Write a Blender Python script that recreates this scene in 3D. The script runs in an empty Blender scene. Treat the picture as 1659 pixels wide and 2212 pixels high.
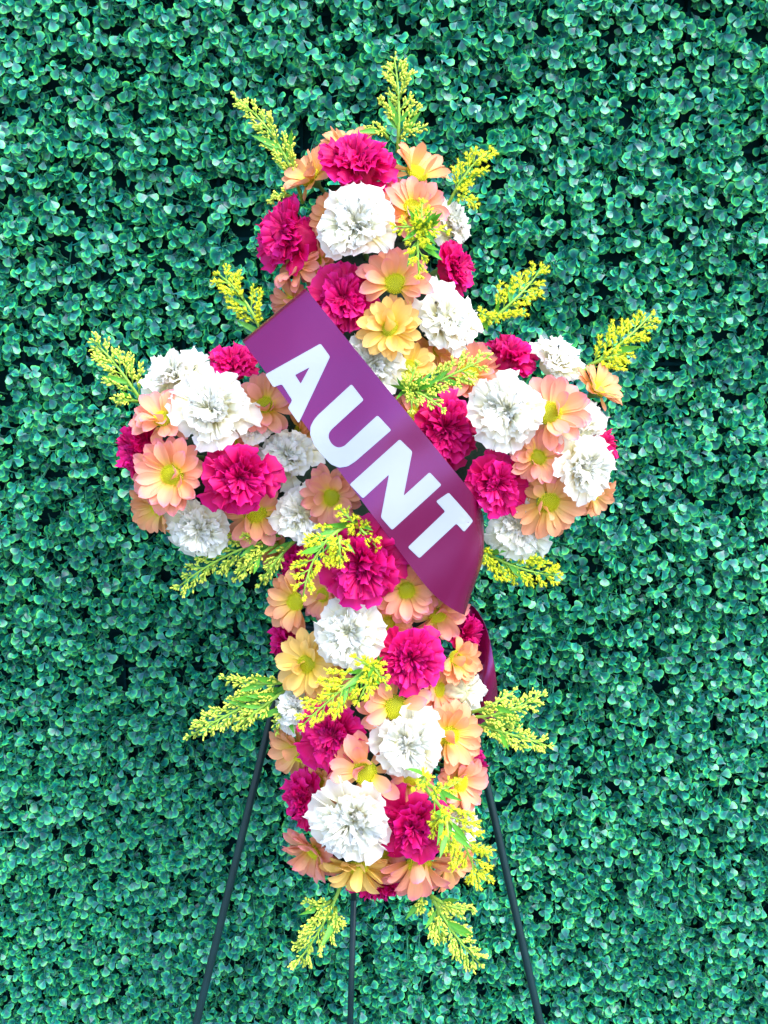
import bpy, bmesh, math, random
import numpy as np
from mathutils import Vector, Matrix, Quaternion
from mathutils.geometry import tessellate_polygon

R = math.radians
SC = bpy.context.scene
COL = SC.collection
rng = np.random.default_rng(7)
random.seed(11)

# ---------------------------------------------------------------- camera, world, sun, exposure
PITCH = R(13.0)
DIST = 0.968                      # camera to the plane of the flower faces
HALF = R(27.5)                    # half of the vertical field of view
CX = Vector((1, 0, 0))
CY = Vector((0, math.sin(PITCH), math.cos(PITCH)))       # up along the leaning cross
CW = Vector((0, -math.cos(PITCH), math.sin(PITCH)))      # out of the cross
ORG = Vector((0, 0, 1.2))
cam_d = bpy.data.cameras.new('camera')
cam = bpy.data.objects.new('camera', cam_d); COL.objects.link(cam)
cam_d.sensor_fit = 'VERTICAL'; cam_d.angle_y = 2 * HALF
cam_d.clip_start = 0.02; cam_d.clip_end = 500
M = Matrix((CX, CY, CW)).transposed().to_4x4(); M.translation = ORG + CW * DIST
cam.matrix_world = M
SC.camera = cam

SUN_EL, SUN_AZ = R(57), R(48)     # azimuth: from behind the camera towards its right
sd = Vector((math.sin(SUN_AZ) * math.cos(SUN_EL), -math.cos(SUN_AZ) * math.cos(SUN_EL), math.sin(SUN_EL)))
W_ = bpy.data.worlds.new('World'); SC.world = W_; W_.use_nodes = True
wn = W_.node_tree.nodes; wl = W_.node_tree.links
bg = wn['Background']; sky = wn.new('ShaderNodeTexSky'); sky.sky_type = 'NISHITA'; sky.sun_disc = False
sky.sun_elevation = SUN_EL; sky.sun_rotation = math.atan2(sd.x, sd.y)
sky.air_density = 1.0; sky.dust_density = 1.5; sky.ozone_density = 1.0
wl.new(sky.outputs[0], bg.inputs[0]); bg.inputs[1].default_value = 0.15
sun_d = bpy.data.lights.new('sun', 'SUN'); sun_d.energy = 1.05; sun_d.angle = R(34); sun_d.color = (1, 0.97, 0.93)
sun = bpy.data.objects.new('sun', sun_d); COL.objects.link(sun); sun.location = (1, -2, 3)
sun.rotation_euler = sd.to_track_quat('Z', 'Y').to_euler()
SC.view_settings.view_transform = 'Standard'; SC.view_settings.look = 'None'
SC.view_settings.exposure = 2.32; SC.view_settings.gamma = 1.0
SC.cycles.max_bounces = 14; SC.cycles.diffuse_bounces = 10; SC.cycles.transmission_bounces = 12

# ---------------------------------------------------------------- helpers
PXM = 2.0 * DIST * math.tan(HALF) / 2212.0        # metres per photo unit (1659 x 2212) on the flower plane
def pos(x, y, w=0.0):
    """a point of the place: x, y measured on the photo, w metres out of the flower plane"""
    k = (DIST - w) / DIST * PXM
    return ORG + CX * ((x - 829.5) * k) + CY * ((1106 - y) * k) + CW * w

def mesh(name, v, f, mat, uv=None, attr=None, smooth=True):
    me = bpy.data.meshes.new(name)
    me.from_pydata([tuple(p) for p in v], [], [tuple(q) for q in f])
    if uv is not None:
        ul = me.uv_layers.new(name='UVMap')
        idx = np.empty(len(me.loops), dtype=np.int32); me.loops.foreach_get('vertex_index', idx)
        ul.data.foreach_set('uv', np.asarray(uv, dtype=np.float32)[idx].ravel())
    if attr:
        for k, a in attr.items():
            at = me.attributes.new(k, 'FLOAT', 'POINT'); at.data.foreach_set('value', np.asarray(a, dtype=np.float32))
    if smooth:
        me.polygons.foreach_set('use_smooth', np.ones(len(me.polygons), dtype=bool))
    me.materials.append(mat); me.update()
    return me

def link(name, data, parent=None, mtx=None, label=None, kind=None):
    o = bpy.data.objects.new(name, data); COL.objects.link(o)
    if parent is not None: o.parent = parent
    if mtx is not None: o.matrix_basis = mtx
    if label: o['label'] = label
    if kind: o['kind'] = kind
    return o

def thing(name, label, cat, mtx=None, group=None, data=None):
    o = link(name, data, None, mtx); o['label'] = label; o['category'] = cat
    if group: o['group'] = group
    return o

def frame(origin, z, spin=0.0, s=1.0):
    z = z.normalized(); q = Vector((0, 0, 1)).rotation_difference(z)
    return Matrix.Translation(origin) @ (q @ Quaternion((0, 0, 1), spin)).to_matrix().to_4x4() @ Matrix.Scale(s, 4)

def grid_faces(nu, nv):
    return [(i * nv + j, i * nv + j + 1, (i + 1) * nv + j + 1, (i + 1) * nv + j) for i in range(nu - 1) for j in range(nv - 1)]

def tube(pts, rads, sides=6, caps=True):
    """one swept tube through pts; returns verts, faces"""
    P = [Vector(p) for p in pts]; n = len(P); v = []; f = []
    ref = Vector((0.31, 0.17, 0.93))
    for i in range(n):
        t = (P[min(i + 1, n - 1)] - P[max(i - 1, 0)]).normalized()
        a = t.cross(ref)
        if a.length < 1e-4: a = t.cross(Vector((1, 0, 0)))
        a.normalize(); b = t.cross(a)
        for k in range(sides):
            th = 2 * math.pi * k / sides
            v.append(P[i] + (a * math.cos(th) + b * math.sin(th)) * rads[i])
    for i in range(n - 1):
        for k in range(sides):
            k2 = (k + 1) % sides
            f.append((i * sides + k, i * sides + k2, (i + 1) * sides + k2, (i + 1) * sides + k))
    if caps:
        f.append(tuple(range(sides - 1, -1, -1))); f.append(tuple((n - 1) * sides + k for k in range(sides)))
    return v, f

def merge(lst):
    V = []; F = []
    for v, f in lst:
        o = len(V); V += list(v); F += [tuple(i + o for i in q) for q in f]
    return V, F

# ---------------------------------------------------------------- materials
def new_mat(name):
    m = bpy.data.materials.new(name); m.use_nodes = True
    nt = m.node_tree; return m, nt.nodes, nt.links, nt.nodes['Principled BSDF'], nt.nodes['Material Output']
def ramp(n, stops):
    r = n.new('ShaderNodeValToRGB'); e = r.color_ramp.elements
    while len(e) < len(stops): e.new(0.5)
    for k, (p, c) in zip(e, stops): k.position = p; k.color = (*c, 1)
    return r
def noise(n, l, scale, detail=3, src=None):
    t = n.new('ShaderNodeTexNoise'); t.inputs['Scale'].default_value = scale; t.inputs['Detail'].default_value = detail
    if src: l.new(src, t.inputs['Vector'])
    return t
def mixc(n, l, a, b, fac, mode='MIX'):
    m = n.new('ShaderNodeMix'); m.data_type = 'RGBA'; m.blend_type = mode
    for s, x in ((m.inputs[6], a), (m.inputs[7], b), (m.inputs[0], fac)):
        if hasattr(x, 'is_output') or hasattr(x, 'links'): l.new(x, s)
        else: s.default_value = x if isinstance(x, (int, float)) else (*x, 1)
    return m.outputs[2]
def translucent(n, l, p, out, colour, amount):
    t = n.new('ShaderNodeBsdfTranslucent'); l.new(colour, t.inputs['Color'])
    m = n.new('ShaderNodeMixShader'); m.inputs[0].default_value = amount
    l.new(p.outputs[0], m.inputs[1]); l.new(t.outputs[0], m.inputs[2]); l.new(m.outputs[0], out.inputs['Surface'])
def bump(n, l, p, height, strength, dist):
    b = n.new('ShaderNodeBump'); b.inputs['Strength'].default_value = strength; b.inputs['Distance'].default_value = dist
    l.new(height, b.inputs['Height']); l.new(b.outputs[0], p.inputs['Normal'])

def petal_mat(name, stops, rough, trans, vein, hue=None, spec=0.25):
    """colour runs along the petal (uv v), veins along it, small change from petal to petal"""
    m, n, l, p, out = new_mat(name)
    uv = n.new('ShaderNodeUVMap'); sep = n.new('ShaderNodeSeparateXYZ'); l.new(uv.outputs[0], sep.inputs[0])
    tc = n.new('ShaderNodeTexCoord')
    nz = noise(n, l, 60, 3, tc.outputs['Object'])
    ad = n.new('ShaderNodeMath'); ad.operation = 'MULTIPLY_ADD'; ad.inputs[1].default_value = 0.16; l.new(nz.outputs[0], ad.inputs[0])
    sb = n.new('ShaderNodeMath'); sb.operation = 'SUBTRACT'; sb.inputs[1].default_value = 0.08; l.new(sep.outputs[1], sb.inputs[0])
    l.new(sb.outputs[0], ad.inputs[2])
    r = ramp(n, stops); l.new(ad.outputs[0], r.inputs[0]); c = r.outputs[0]
    wv = n.new('ShaderNodeMapping'); wv.inputs['Scale'].default_value = (vein, 1.2, 1); l.new(uv.outputs[0], wv.inputs['Vector'])
    vn = noise(n, l, 1.0, 3, wv.outputs[0])
    oi = n.new('ShaderNodeObjectInfo')
    if hue:
        rf = n.new('ShaderNodeMapRange'); rf.inputs[3].default_value = 0.0; rf.inputs[4].default_value = hue[1]
        l.new(oi.outputs['Random'], rf.inputs[0])
        c = mixc(n, l, c, hue[0], rf.outputs[0])
    vr = ramp(n, [(0.3, (0.95, 0.95, 0.95)), (0.7, (1, 1, 1))]); l.new(vn.outputs[0], vr.inputs[0])
    c = mixc(n, l, c, vr.outputs[0], 1.0, 'MULTIPLY')
    l.new(c, p.inputs['Base Color']); p.inputs['Roughness'].default_value = rough
    p.inputs['Specular IOR Level'].default_value = spec
    bump(n, l, p, vn.outputs[0], 0.25, 0.0010)
    translucent(n, l, p, out, c, trans)
    return m

MAT = {}
MAT['pink'] = petal_mat('pink_petal', [(0.0, (0.36, 0.0, 0.065)), (0.55, (0.70, 0.003, 0.130)), (0.86, (0.79, 0.006, 0.185)), (1.0, (0.82, 0.014, 0.32))], 0.55, 0.40, 26, ((0.62, 0.0, 0.075), 0.6))
MAT['white'] = petal_mat('white_petal', [(0.0, (0.96, 0.92, 0.50)), (0.62, (0.965, 0.935, 0.64)), (0.88, (0.965, 0.96, 0.90)), (1.0, (0.95, 0.955, 0.965))], 0.7, 0.55, 26, ((0.965, 0.94, 0.80), 0.4))
MAT['peach'] = petal_mat('peach_petal', [(0.0, (0.85, 0.68, 0.02)), (0.16, (0.85, 0.58, 0.08)), (0.42, (0.86, 0.44, 0.205)), (0.8, (0.83, 0.355, 0.215)), (1.0, (0.81, 0.25, 0.32))], 0.6, 0.36, 9, ((0.82, 0.31, 0.27), 0.6))
MAT['apricot'] = petal_mat('apricot_petal', [(0.0, (0.86, 0.70, 0.02)), (0.22, (0.86, 0.62, 0.12)), (0.6, (0.85, 0.46, 0.19)), (1.0, (0.83, 0.35, 0.20))], 0.5, 0.36, 9, ((0.83, 0.34, 0.21), 0.45))
MAT['yellow'] = petal_mat('yellow_petal', [(0.0, (0.80, 0.60, 0.01)), (0.5, (0.87, 0.62, 0.13)), (1.0, (0.86, 0.53, 0.17))], 0.6, 0.36, 9, ((0.87, 0.56, 0.22), 0.5))

def simple(name, c, rough=0.5, var=0.0, vs=80, spec=0.4, trans=0.0):
    m, n, l, p, out = new_mat(name)
    tc = n.new('ShaderNodeTexCoord'); nz = noise(n, l, vs, 4, tc.outputs['Object'])
    r = ramp(n, [(0.3, tuple(x * (1 - var) for x in c)), (0.7, tuple(min(1, x * (1 + var)) for x in c))]); l.new(nz.outputs[0], r.inputs[0])
    l.new(r.outputs[0], p.inputs['Base Color']); p.inputs['Roughness'].default_value = rough
    p.inputs['Specular IOR Level'].default_value = spec
    bump(n, l, p, nz.outputs[0], 0.2, 0.001)
    if trans: translucent(n, l, p, out, r.outputs[0], trans)
    return m
def attr_mat(name, attr, stops, rough=0.5, trans=0.0, var=None, spec=0.4):
    m, n, l, p, out = new_mat(name)
    a = n.new('ShaderNodeAttribute'); a.attribute_name = attr
    r = ramp(n, stops); l.new(a.outputs['Fac'], r.inputs[0]); c = r.outputs[0]
    if var:
        b = n.new('ShaderNodeAttribute'); b.attribute_name = 'tone'
        r2 = ramp(n, var); l.new(b.outputs['Fac'], r2.inputs[0]); c = mixc(n, l, c, r2.outputs[0], 1.0, 'MULTIPLY')
    l.new(c, p.inputs['Base Color']); p.inputs['Roughness'].default_value = rough; p.inputs['Specular IOR Level'].default_value = spec
    if trans: translucent(n, l, p, out, c, trans)
    return m
MAT['disc'] = attr_mat('flower_disc', 'tip', [(0.0, (0.20, 0.22, 0.0)), (0.5, (0.50, 0.50, 0.005)), (1.0, (0.78, 0.74, 0.015))], 0.6)
MAT['bud'] = attr_mat('goldenrod_bud', 'tip', [(0.0, (0.34, 0.56, 0.06)), (0.4, (0.58, 0.72, 0.09)), (1.0, (0.80, 0.80, 0.09))], 0.5, 0.2)
MAT['bloom'] = attr_mat('goldenrod_bloom', 'tip', [(0.0, (0.40, 0.58, 0.03)), (0.35, (0.70, 0.76, 0.03)), (1.0, (0.82, 0.82, 0.025))], 0.5, 0.2)
MAT['sprig'] = simple('goldenrod_stem', (0.26, 0.46, 0.05), 0.5, 0.2, 90, 0.4, 0.1)
MAT['sprig_leaf'] = simple('goldenrod_leaf', (0.10, 0.36, 0.03), 0.45, 0.25, 60, 0.4, 0.25)
MAT['stem'] = simple('flower_stem', (0.10, 0.22, 0.05), 0.5, 0.2, 60)
MAT['foam'] = simple('floral_foam', (0.012, 0.035, 0.022), 0.9, 0.3, 300)
MAT['easel'] = simple('painted_wire', (0.001, 0.017, 0.020), 0.42, 0.15, 40, 0.3)
MAT['letter'] = simple('white_vinyl', (0.255, 0.283, 0.345), 0.5, 0.02, 40, 0.3)
MAT['backing'] = simple('hedge_backing', (0.002, 0.022, 0.026), 0.95, 0.3, 50, 0.05)
MAT['twig'] = simple('hedge_twig', (0.03, 0.20, 0.11), 0.5, 0.25, 60)
MAT['ground'] = simple('concrete', (0.10, 0.098, 0.096), 0.85, 0.12, 6, 0.3)
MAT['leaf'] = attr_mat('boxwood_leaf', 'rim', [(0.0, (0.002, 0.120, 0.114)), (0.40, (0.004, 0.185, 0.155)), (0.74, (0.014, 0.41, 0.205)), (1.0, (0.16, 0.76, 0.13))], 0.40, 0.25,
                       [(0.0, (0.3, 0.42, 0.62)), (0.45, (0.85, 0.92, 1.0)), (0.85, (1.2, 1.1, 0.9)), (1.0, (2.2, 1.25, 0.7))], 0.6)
def ribbon_mat():
    m, n, l, p, out = new_mat('satin_ribbon')
    uv = n.new('ShaderNodeUVMap')
    mp = n.new('ShaderNodeMapping'); mp.inputs['Scale'].default_value = (900, 60, 1); l.new(uv.outputs[0], mp.inputs['Vector'])
    nz = noise(n, l, 1, 2, mp.outputs[0])
    r = ramp(n, [(0.3, (0.084, 0.0012, 0.018)), (0.7, (0.096, 0.0014, 0.021))]); l.new(nz.outputs[0], r.inputs[0])
    l.new(r.outputs[0], p.inputs['Base Color'])
    p.inputs['Roughness'].default_value = 0.27; p.inputs['Specular IOR Level'].default_value = 1.0; p.inputs['Specular Tint'].default_value = (0.5, 0.32, 1.0, 1)
    p.inputs['Sheen Weight'].default_value = 0.0; p.inputs['Sheen Tint'].default_value = (0.5, 0.4, 1, 1)
    cr = noise(n, l, 2.2, 1, uv.outputs[0])
    ad = n.new('ShaderNodeMath'); ad.operation = 'MULTIPLY_ADD'; ad.inputs[1].default_value = 0.03
    l.new(nz.outputs[0], ad.inputs[0]); l.new(cr.outputs[0], ad.inputs[2])
    bump(n, l, p, ad.outputs[0], 0.12, 0.004)
    return m
MAT['ribbon'] = ribbon_mat()

# ---------------------------------------------------------------- the setting: ground and the boxwood wall
g = link('ground', mesh('ground', [(-300, -300, 0), (300, -300, 0), (300, 300, 0), (-300, 300, 0)], [(0, 1, 2, 3)], MAT['ground'], smooth=False)); g['kind'] = 'structure'

YW = 0.29                                       # face of the backing panel; the foliage stands out about 5 cm from it
def leaf_shape(k):
    """obovate artificial leaf, base at 0, tip along +x, face +z; returns verts, tris, rim"""
    rs = np.random.default_rng(100 + k)
    T = [0.0, 0.20, 0.46, 0.72, 0.91, 1.0]
    Wd = [0.035, 0.085, 0.26, 0.40, 0.33, 0.10]
    notch = [0.0, 0.05, 0.02][k]; wide = [1.0, 1.08, 0.86][k]; cup = [0.30, 0.16, 0.42][k]; droop = [0.12, 0.20, 0.05][k]
    v = []; rim = []
    for i, (t, w) in enumerate(zip(T, Wd)):
        w *= wide
        for s in (-1, 0, 1):
            x = t - (notch if (s == 0 and i == 5) else 0) - 0.03 * s * s * (i > 2)
            z = cup * (abs(s) * w) ** 1.5 * 1.2 - droop * t * t + 0.02 * math.sin(5 * t + s)
            v.append((x, s * w, z))
            rim.append(min(1.0, max(abs(s) * (0.35 + 0.65 * t), (t - 0.5) / 0.5 if t > 0.5 else 0)))
    f = grid_faces(6, 3)
    tri = [(a, b, c) for a, b, c, d in f] + [(a, c, d) for a, b, c, d in f]
    return np.array(v), np.array(tri), np.array(rim)
SHAPES = [leaf_shape(k) for k in range(3)]

hedge = thing('boxwood_wall', 'wall of artificial boxwood, glossy dark green leaves with lime rims, behind the flower cross', 'hedge', Matrix.Translation((0, YW, 0)))
def backing():
    lst = []
    def box(x0, x1, y0, y1, z0, z1):
        v = [(x, y, z) for x in (x0, x1) for y in (y0, y1) for z in (z0, z1)]
        f = [(0, 1, 3, 2), (4, 6, 7, 5), (0, 4, 5, 1), (2, 3, 7, 6), (0, 2, 6, 4), (1, 5, 7, 3)]
        return v, f
    lst.append(box(-1.0, 1.0, 0.012, 0.05, 0.0, 2.1))
    for i in range(40): lst.append(box(-1.0 + i * 0.05, -0.996 + i * 0.05, 0.002, 0.0118, 0.0, 2.1))
    for i in range(42): lst.append(box(-1.0, 1.0, 0.0, 0.0016, 0.02 + i * 0.05, 0.024 + i * 0.05))
    v, f = merge(lst)
    return mesh('panel_backing', v, f, MAT['backing'], smooth=False)
link('panel_backing', backing(), hedge)

def lump(x, z):
    return 0.010 * np.sin(9.1 * x + 4 * z + 1.0) + 0.008 * np.sin(15.3 * z - 6 * x) + 0.006 * np.sin(31 * x + 0.7) * np.sin(27 * z)
sp = 0.0134
gx = np.arange(-0.70, 0.70, sp); gz = np.arange(0.30, 1.86, sp)
X, Z = np.meshgrid(gx, gz); X = X.ravel() + rng.uniform(-.9, .9, X.size) * sp * 0.6; Z = Z.ravel() + rng.uniform(-.9, .9, Z.size) * sp * 0.6
N_IN = X.size; so = 0.024                      # outside the picture the sprigs stand wider apart
ox, oz = np.meshgrid(np.arange(-0.97, 0.98, so), np.arange(0.02, 2.06, so)); ox = ox.ravel(); oz = oz.ravel()
out = (np.abs(ox) > 0.705) | (oz < 0.295) | (oz > 1.865)
X = np.concatenate([X, ox[out] + rng.uniform(-.5, .5, out.sum()) * so]); Z = np.concatenate([Z, oz[out] + rng.uniform(-.5, .5, out.sum()) * so])
NS = X.size
ax = np.stack([rng.normal(0, 0.62, NS), -np.ones(NS), rng.normal(0.0, 0.62, NS)], 1); ax /= np.linalg.norm(ax, axis=1)[:, None]
ln = rng.uniform(0.030, 0.052, NS) + lump(X, Z)
ln = np.where(rng.random(NS) < 0.07, ln * 0.55, ln)
P0 = np.stack([X, np.full(NS, -0.001), Z], 1)
base = []; dirs = []; nors = []; size = []; level = []; tone = []
st = rng.random(NS)
for lv, fr in ((0, 0.10), (0, 0.38), (1, 0.68), (2, 1.0)):
    nl = 3
    th0 = rng.uniform(0, 2 * math.pi, NS)
    for k in range(nl):
        keep = rng.random(NS) < (0.9 if lv == 2 else 0.8)
        th = th0 + k * 2 * math.pi / nl + rng.normal(0, 0.55, NS)
        ref = np.tile([0.0, 0.0, 1.0], (NS, 1)); a = np.cross(ax, ref); a /= np.linalg.norm(a, axis=1)[:, None]; b = np.cross(a, ax)
        rad = a * np.cos(th)[:, None] + b * np.sin(th)[:, None]
        op = rng.uniform(-0.35, 1.3, NS)[:, None]
        d = rad + ax * op + np.array([0, 0, -0.70]); d /= np.linalg.norm(d, axis=1)[:, None]
        nn = ax + rng.normal(0, 0.42, (NS, 3)) + np.array([0, 0, 0.15]); nn -= (nn * d).sum(1)[:, None] * d; nn /= np.linalg.norm(nn, axis=1)[:, None]
        pb = P0 + ax * (ln * fr * rng.uniform(0.80, 1.10, NS))[:, None]
        base.append(pb[keep]); dirs.append(d[keep]); nors.append(nn[keep])
        size.append((rng.uniform(0.0090, 0.0152, NS) * np.where(np.arange(NS) < N_IN, 1, 1.35) * (0.86 + 0.07 * lv))[keep]); level.append(np.full(keep.sum(), lv))
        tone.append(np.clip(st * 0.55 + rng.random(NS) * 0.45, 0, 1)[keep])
base = np.concatenate(base); dirs = np.concatenate(dirs); nors = np.concatenate(nors); size = np.concatenate(size); level = np.concatenate(level); tone = np.concatenate(tone)
side = np.cross(nors, dirs)
NL = len(base); shape = rng.integers(0, 3, NL)
# the 300 leaves that show largest: outermost whorl, turned to the viewer, inside the picture and clear of the cross
camp = np.array(cam.matrix_world.translation) - np.array([0, YW, 0]); rotm = np.array(cam.matrix_world.to_3x3())
rel = (base + dirs * size[:, None] * 0.5 - camp) @ rotm
px = 829.5 + rel[:, 0] / -rel[:, 2] * DIST / PXM; py = 1106 - rel[:, 1] / -rel[:, 2] * DIST / PXM
view = base - camp; view /= np.linalg.norm(view, axis=1)[:, None]
area = np.abs((nors * view).sum(1)) * size ** 2 / rel[:, 2] ** 2
clear = ~(((px > 540) & (px < 1100) & (py > 250) & (py < 2000)) | ((px > 200) & (px < 1400) & (py > 680) & (py < 1230)))
score = np.where((level == 2) & clear & (px > 20) & (px < 1640) & (py > 20) & (py < 2190) & (-base[:, 1] > 0.035), area, 0)
top = np.argsort(-score)[:300]
rest = np.ones(NL, bool); rest[top] = False
def leaf_mass():
    V = []; T = []; RM = []; TN = []; off = 0
    for k in range(3):
        sv, stri, srim = SHAPES[k]
        ii = np.where(rest & (shape == k))[0]
        v = base[ii][:, None, :] + size[ii][:, None, None] * (sv[None, :, 0:1] * dirs[ii][:, None, :] + sv[None, :, 1:2] * side[ii][:, None, :] + sv[None, :, 2:3] * nors[ii][:, None, :])
        t = stri[None] + (np.arange(len(ii)) * len(sv))[:, None, None] + off
        V.append(v.reshape(-1, 3)); T.append(t.reshape(-1, 3)); RM.append(np.tile(srim, len(ii))); TN.append(np.repeat(tone[ii], len(sv)))
        off += len(ii) * len(sv)
    V = np.concatenate(V).astype(np.float32); T = np.concatenate(T).astype(np.int32)
    me = bpy.data.meshes.new('boxwood_foliage')
    me.vertices.add(len(V)); me.vertices.foreach_set('co', V.ravel())
    me.loops.add(T.size); me.loops.foreach_set('vertex_index', T.ravel())
    me.polygons.add(len(T)); me.polygons.foreach_set('loop_start', np.arange(0, T.size, 3, dtype=np.int32))
    me.update(calc_edges=True); me.polygons.foreach_set('use_smooth', np.ones(len(T), bool))
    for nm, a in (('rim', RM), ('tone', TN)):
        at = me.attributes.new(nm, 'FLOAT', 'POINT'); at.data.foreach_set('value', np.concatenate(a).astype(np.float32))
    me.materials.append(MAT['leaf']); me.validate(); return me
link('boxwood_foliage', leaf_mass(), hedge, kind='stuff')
LEAF_ME = {}
for i in top:
    key = (int(shape[i]), int(tone[i] * 5.999))
    if key not in LEAF_ME:
        sv, stri, srim = SHAPES[key[0]]
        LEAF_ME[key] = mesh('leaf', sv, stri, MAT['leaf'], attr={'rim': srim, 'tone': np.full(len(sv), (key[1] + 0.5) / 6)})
    m = Matrix((Vector(dirs[i]), Vector(side[i]), Vector(nors[i]))).transposed().to_4x4() @ Matrix.Scale(float(size[i]), 4)
    m.translation = Vector(base[i])
    link('leaf', LEAF_ME[key], hedge, m)
tw = [tube([P0[i], P0[i] + ax[i] * ln[i] * 0.55 + np.array([0, 0, -0.001]), P0[i] + ax[i] * ln[i]], [0.0011, 0.0009, 0.0005], 3, False) for i in range(NS)]
tv, tf = merge(tw)
link('boxwood_twigs', mesh('boxwood_twigs', tv, tf, MAT['twig']), hedge, kind='stuff')

# ---------------------------------------------------------------- easel
easel = thing('wire_easel', 'slim dark metal easel with three splayed legs holding up the flower cross', 'easel', Matrix.Translation(Vector((0, 0.05, 0))))
EO = Vector((0, 0.05, 0))
def bar(name, a, b, r, sides=8, rings=6, channel=False):
    pts = [a.lerp(b, t) for t in np.linspace(0, 1, rings)]
    v, f = tube([p - EO for p in pts], [r] * rings, sides)
    return link(name, mesh(name, v, f, MAT['easel'], smooth=sides > 4), easel)
def down_to_ground(a, b):
    t = (a.z - 0.006) / (a.z - b.z); return a + (b - a) * t
WL = -0.118
la, lb = pos(582.4, 1560.9, WL), pos(423.7, 2212, WL)
ra, rb = pos(1033, 1610, WL), pos(1167.6, 2212, WL)
ltop = la + (la - lb) * 1.30; rtop = ra + (ra - rb) * 1.50
bar('leg', ltop, down_to_ground(la, lb), 0.0044)
bar('leg', rtop, down_to_ground(ra, rb), 0.0044)
ca, cb = pos(764, 1943, -0.20), pos(756.5, 2212, -0.22)
ctop = (ltop + rtop) * 0.5 + Vector((-0.03, 0.012, 0))
cfoot = down_to_ground(ca, cb)
bar('leg', ctop, ca, 0.0036); bar('lower_leg', ca, cfoot, 0.0038)
bar('crossbar', la.lerp(ltop, 0.25), ra.lerp(rtop, 0.22), 0.004)
for p_ in (down_to_ground(la, lb), down_to_ground(ra, rb), cfoot):
    v, f = tube([p_ - EO + Vector((0, 0, 0.03)), p_ - EO + Vector((0, 0, -0.005))], [0.0085, 0.0095], 10)
    link('foot', mesh('foot', v, f, MAT['easel']), easel)

# ---------------------------------------------------------------- foam core of the cross
def foam():
    out = [(700, 430), (920, 430), (920, 850), (1240, 850), (1240, 1075), (920, 1075), (920, 1840), (700, 1840), (700, 1075), (370, 1075), (370, 850), (700, 850)]
    bm = bmesh.new(); lo = [bm.verts.new(pos(x, y, -0.105)) for x, y in out]
    fc = bm.faces.new(lo); ex = bmesh.ops.extrude_face_region(bm, geom=[fc])
    vs = [e for e in ex['geom'] if isinstance(e, bmesh.types.BMVert)]
    bmesh.ops.translate(bm, verts=vs, vec=CW * 0.055)
    bmesh.ops.recalc_face_normals(bm, faces=bm.faces)
    bmesh.ops.bevel(bm, geom=bm.edges[:], offset=0.008, segments=2, affect='EDGES')
    me = bpy.data.meshes.new('foam_cross'); bm.to_mesh(me); bm.free(); me.materials.append(MAT['foam']); return me
thing('foam_cross', 'dark foam cross base glimpsed in the gaps between the carnations and daisies', 'foam base', None, None, foam())

# ---------------------------------------------------------------- flowers
def carn_petal(seed, L, ha, e0, e1, ruff, r0, k, pw):
    rs = np.random.default_rng(seed); NR, NA = 8, 19
    ph = rs.uniform(0, 6.28, 6); v = []; uv = []
    ts = np.linspace(0, 1, NR)
    prof = [(r0, 0.0)]
    for a in range(1, 41):
        e = R(e0 + (e1 - e0) * ((a - 0.5) / 40) ** pw)
        prof.append((prof[-1][0] + L / 40 * math.cos(e), prof[-1][1] + L / 40 * math.sin(e)))
    ser = rs.uniform(-1, 1, NA)
    for i, t in enumerate(ts):
        for j in range(NA):
            s = -1 + 2 * j / (NA - 1)
            te = t * (1 - 0.16 * s * s * t + 0.05 * math.sin(4 * s + ph[4]))
            if i == NR - 1: te += (0.022 if j % 2 else -0.022) + 0.012 * ser[j]
            te = min(max(te, 0), 1.06); q = min(te, 1) * 40; a = int(min(q, 39)); fr = q - a
            r = prof[a][0] + (prof[a + 1][0] - prof[a][0]) * fr; z = prof[a][1] + (prof[a + 1][1] - prof[a][1]) * fr
            if te > 1: r += (te - 1) * L * math.cos(R(e1)); z += (te - 1) * L * math.sin(R(e1))
            e = R(e0 + (e1 - e0) * t ** pw)
            d = ruff * t ** 1.4 * (0.62 * math.sin(k * s * math.pi + ph[0]) + 0.38 * math.sin((2 * k + 0.7) * s * math.pi + ph[1]) + 0.35 * math.sin(3.1 * s + 5 * t + ph[2]))
            r2 = max(r - math.sin(e) * d, 0.0006); z2 = z + math.cos(e) * d + 0.0012 * t * math.sin(7 * t + ph[5])
            w = ha * (0.55 + 0.45 * t) * s + R(7) * t * math.sin(2.6 * k * s + ph[3]) 
            v.append((r2 * math.cos(w), r2 * math.sin(w), z2)); uv.append(((s + 1) / 2, t))
    return v, grid_faces(NR, NA), uv
RINGS = [  # count, length, half angle, elevation at base and at edge, ruffle, radius, waves, where it bends over
    (8, 0.0365, R(34), 62, -8, 0.0028, 0.003, 2.6, 1.2),
    (9, 0.0350, R(35), 80, 0, 0.0036, 0.003, 3.2, 1.5),
    (9, 0.0330, R(36), 86, 8, 0.0042, 0.0028, 3.6, 1.9),
    (8, 0.0315, R(42), 90, 8, 0.0046, 0.0025, 3.8, 2.3),
    (5, 0.0298, R(52), 92, 4, 0.0048, 0.0020, 4.2, 2.6),
    (4, 0.0270, R(60), 94, -20, 0.0050, 0.0014, 4.0, 2.6)]
CARN = {}
def carnation_meshes(col):
    if col not in CARN:
        CARN[col] = [[mesh('petal', *carn_petal(1000 * ri + v, *rg[1:])[:2], MAT[col], uv=carn_petal(1000 * ri + v, *rg[1:])[2]) for v in range(5)] for ri, rg in enumerate(RINGS)]
    return CARN[col]
sv_, sf_ = tube([(0, 0, -0.045), (0, 0, -0.018), (0, 0, -0.012), (0, 0, 0.006), (0, 0, 0.016)], [0.0022, 0.0024, 0.006, 0.0072, 0.0066], 8)
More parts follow.
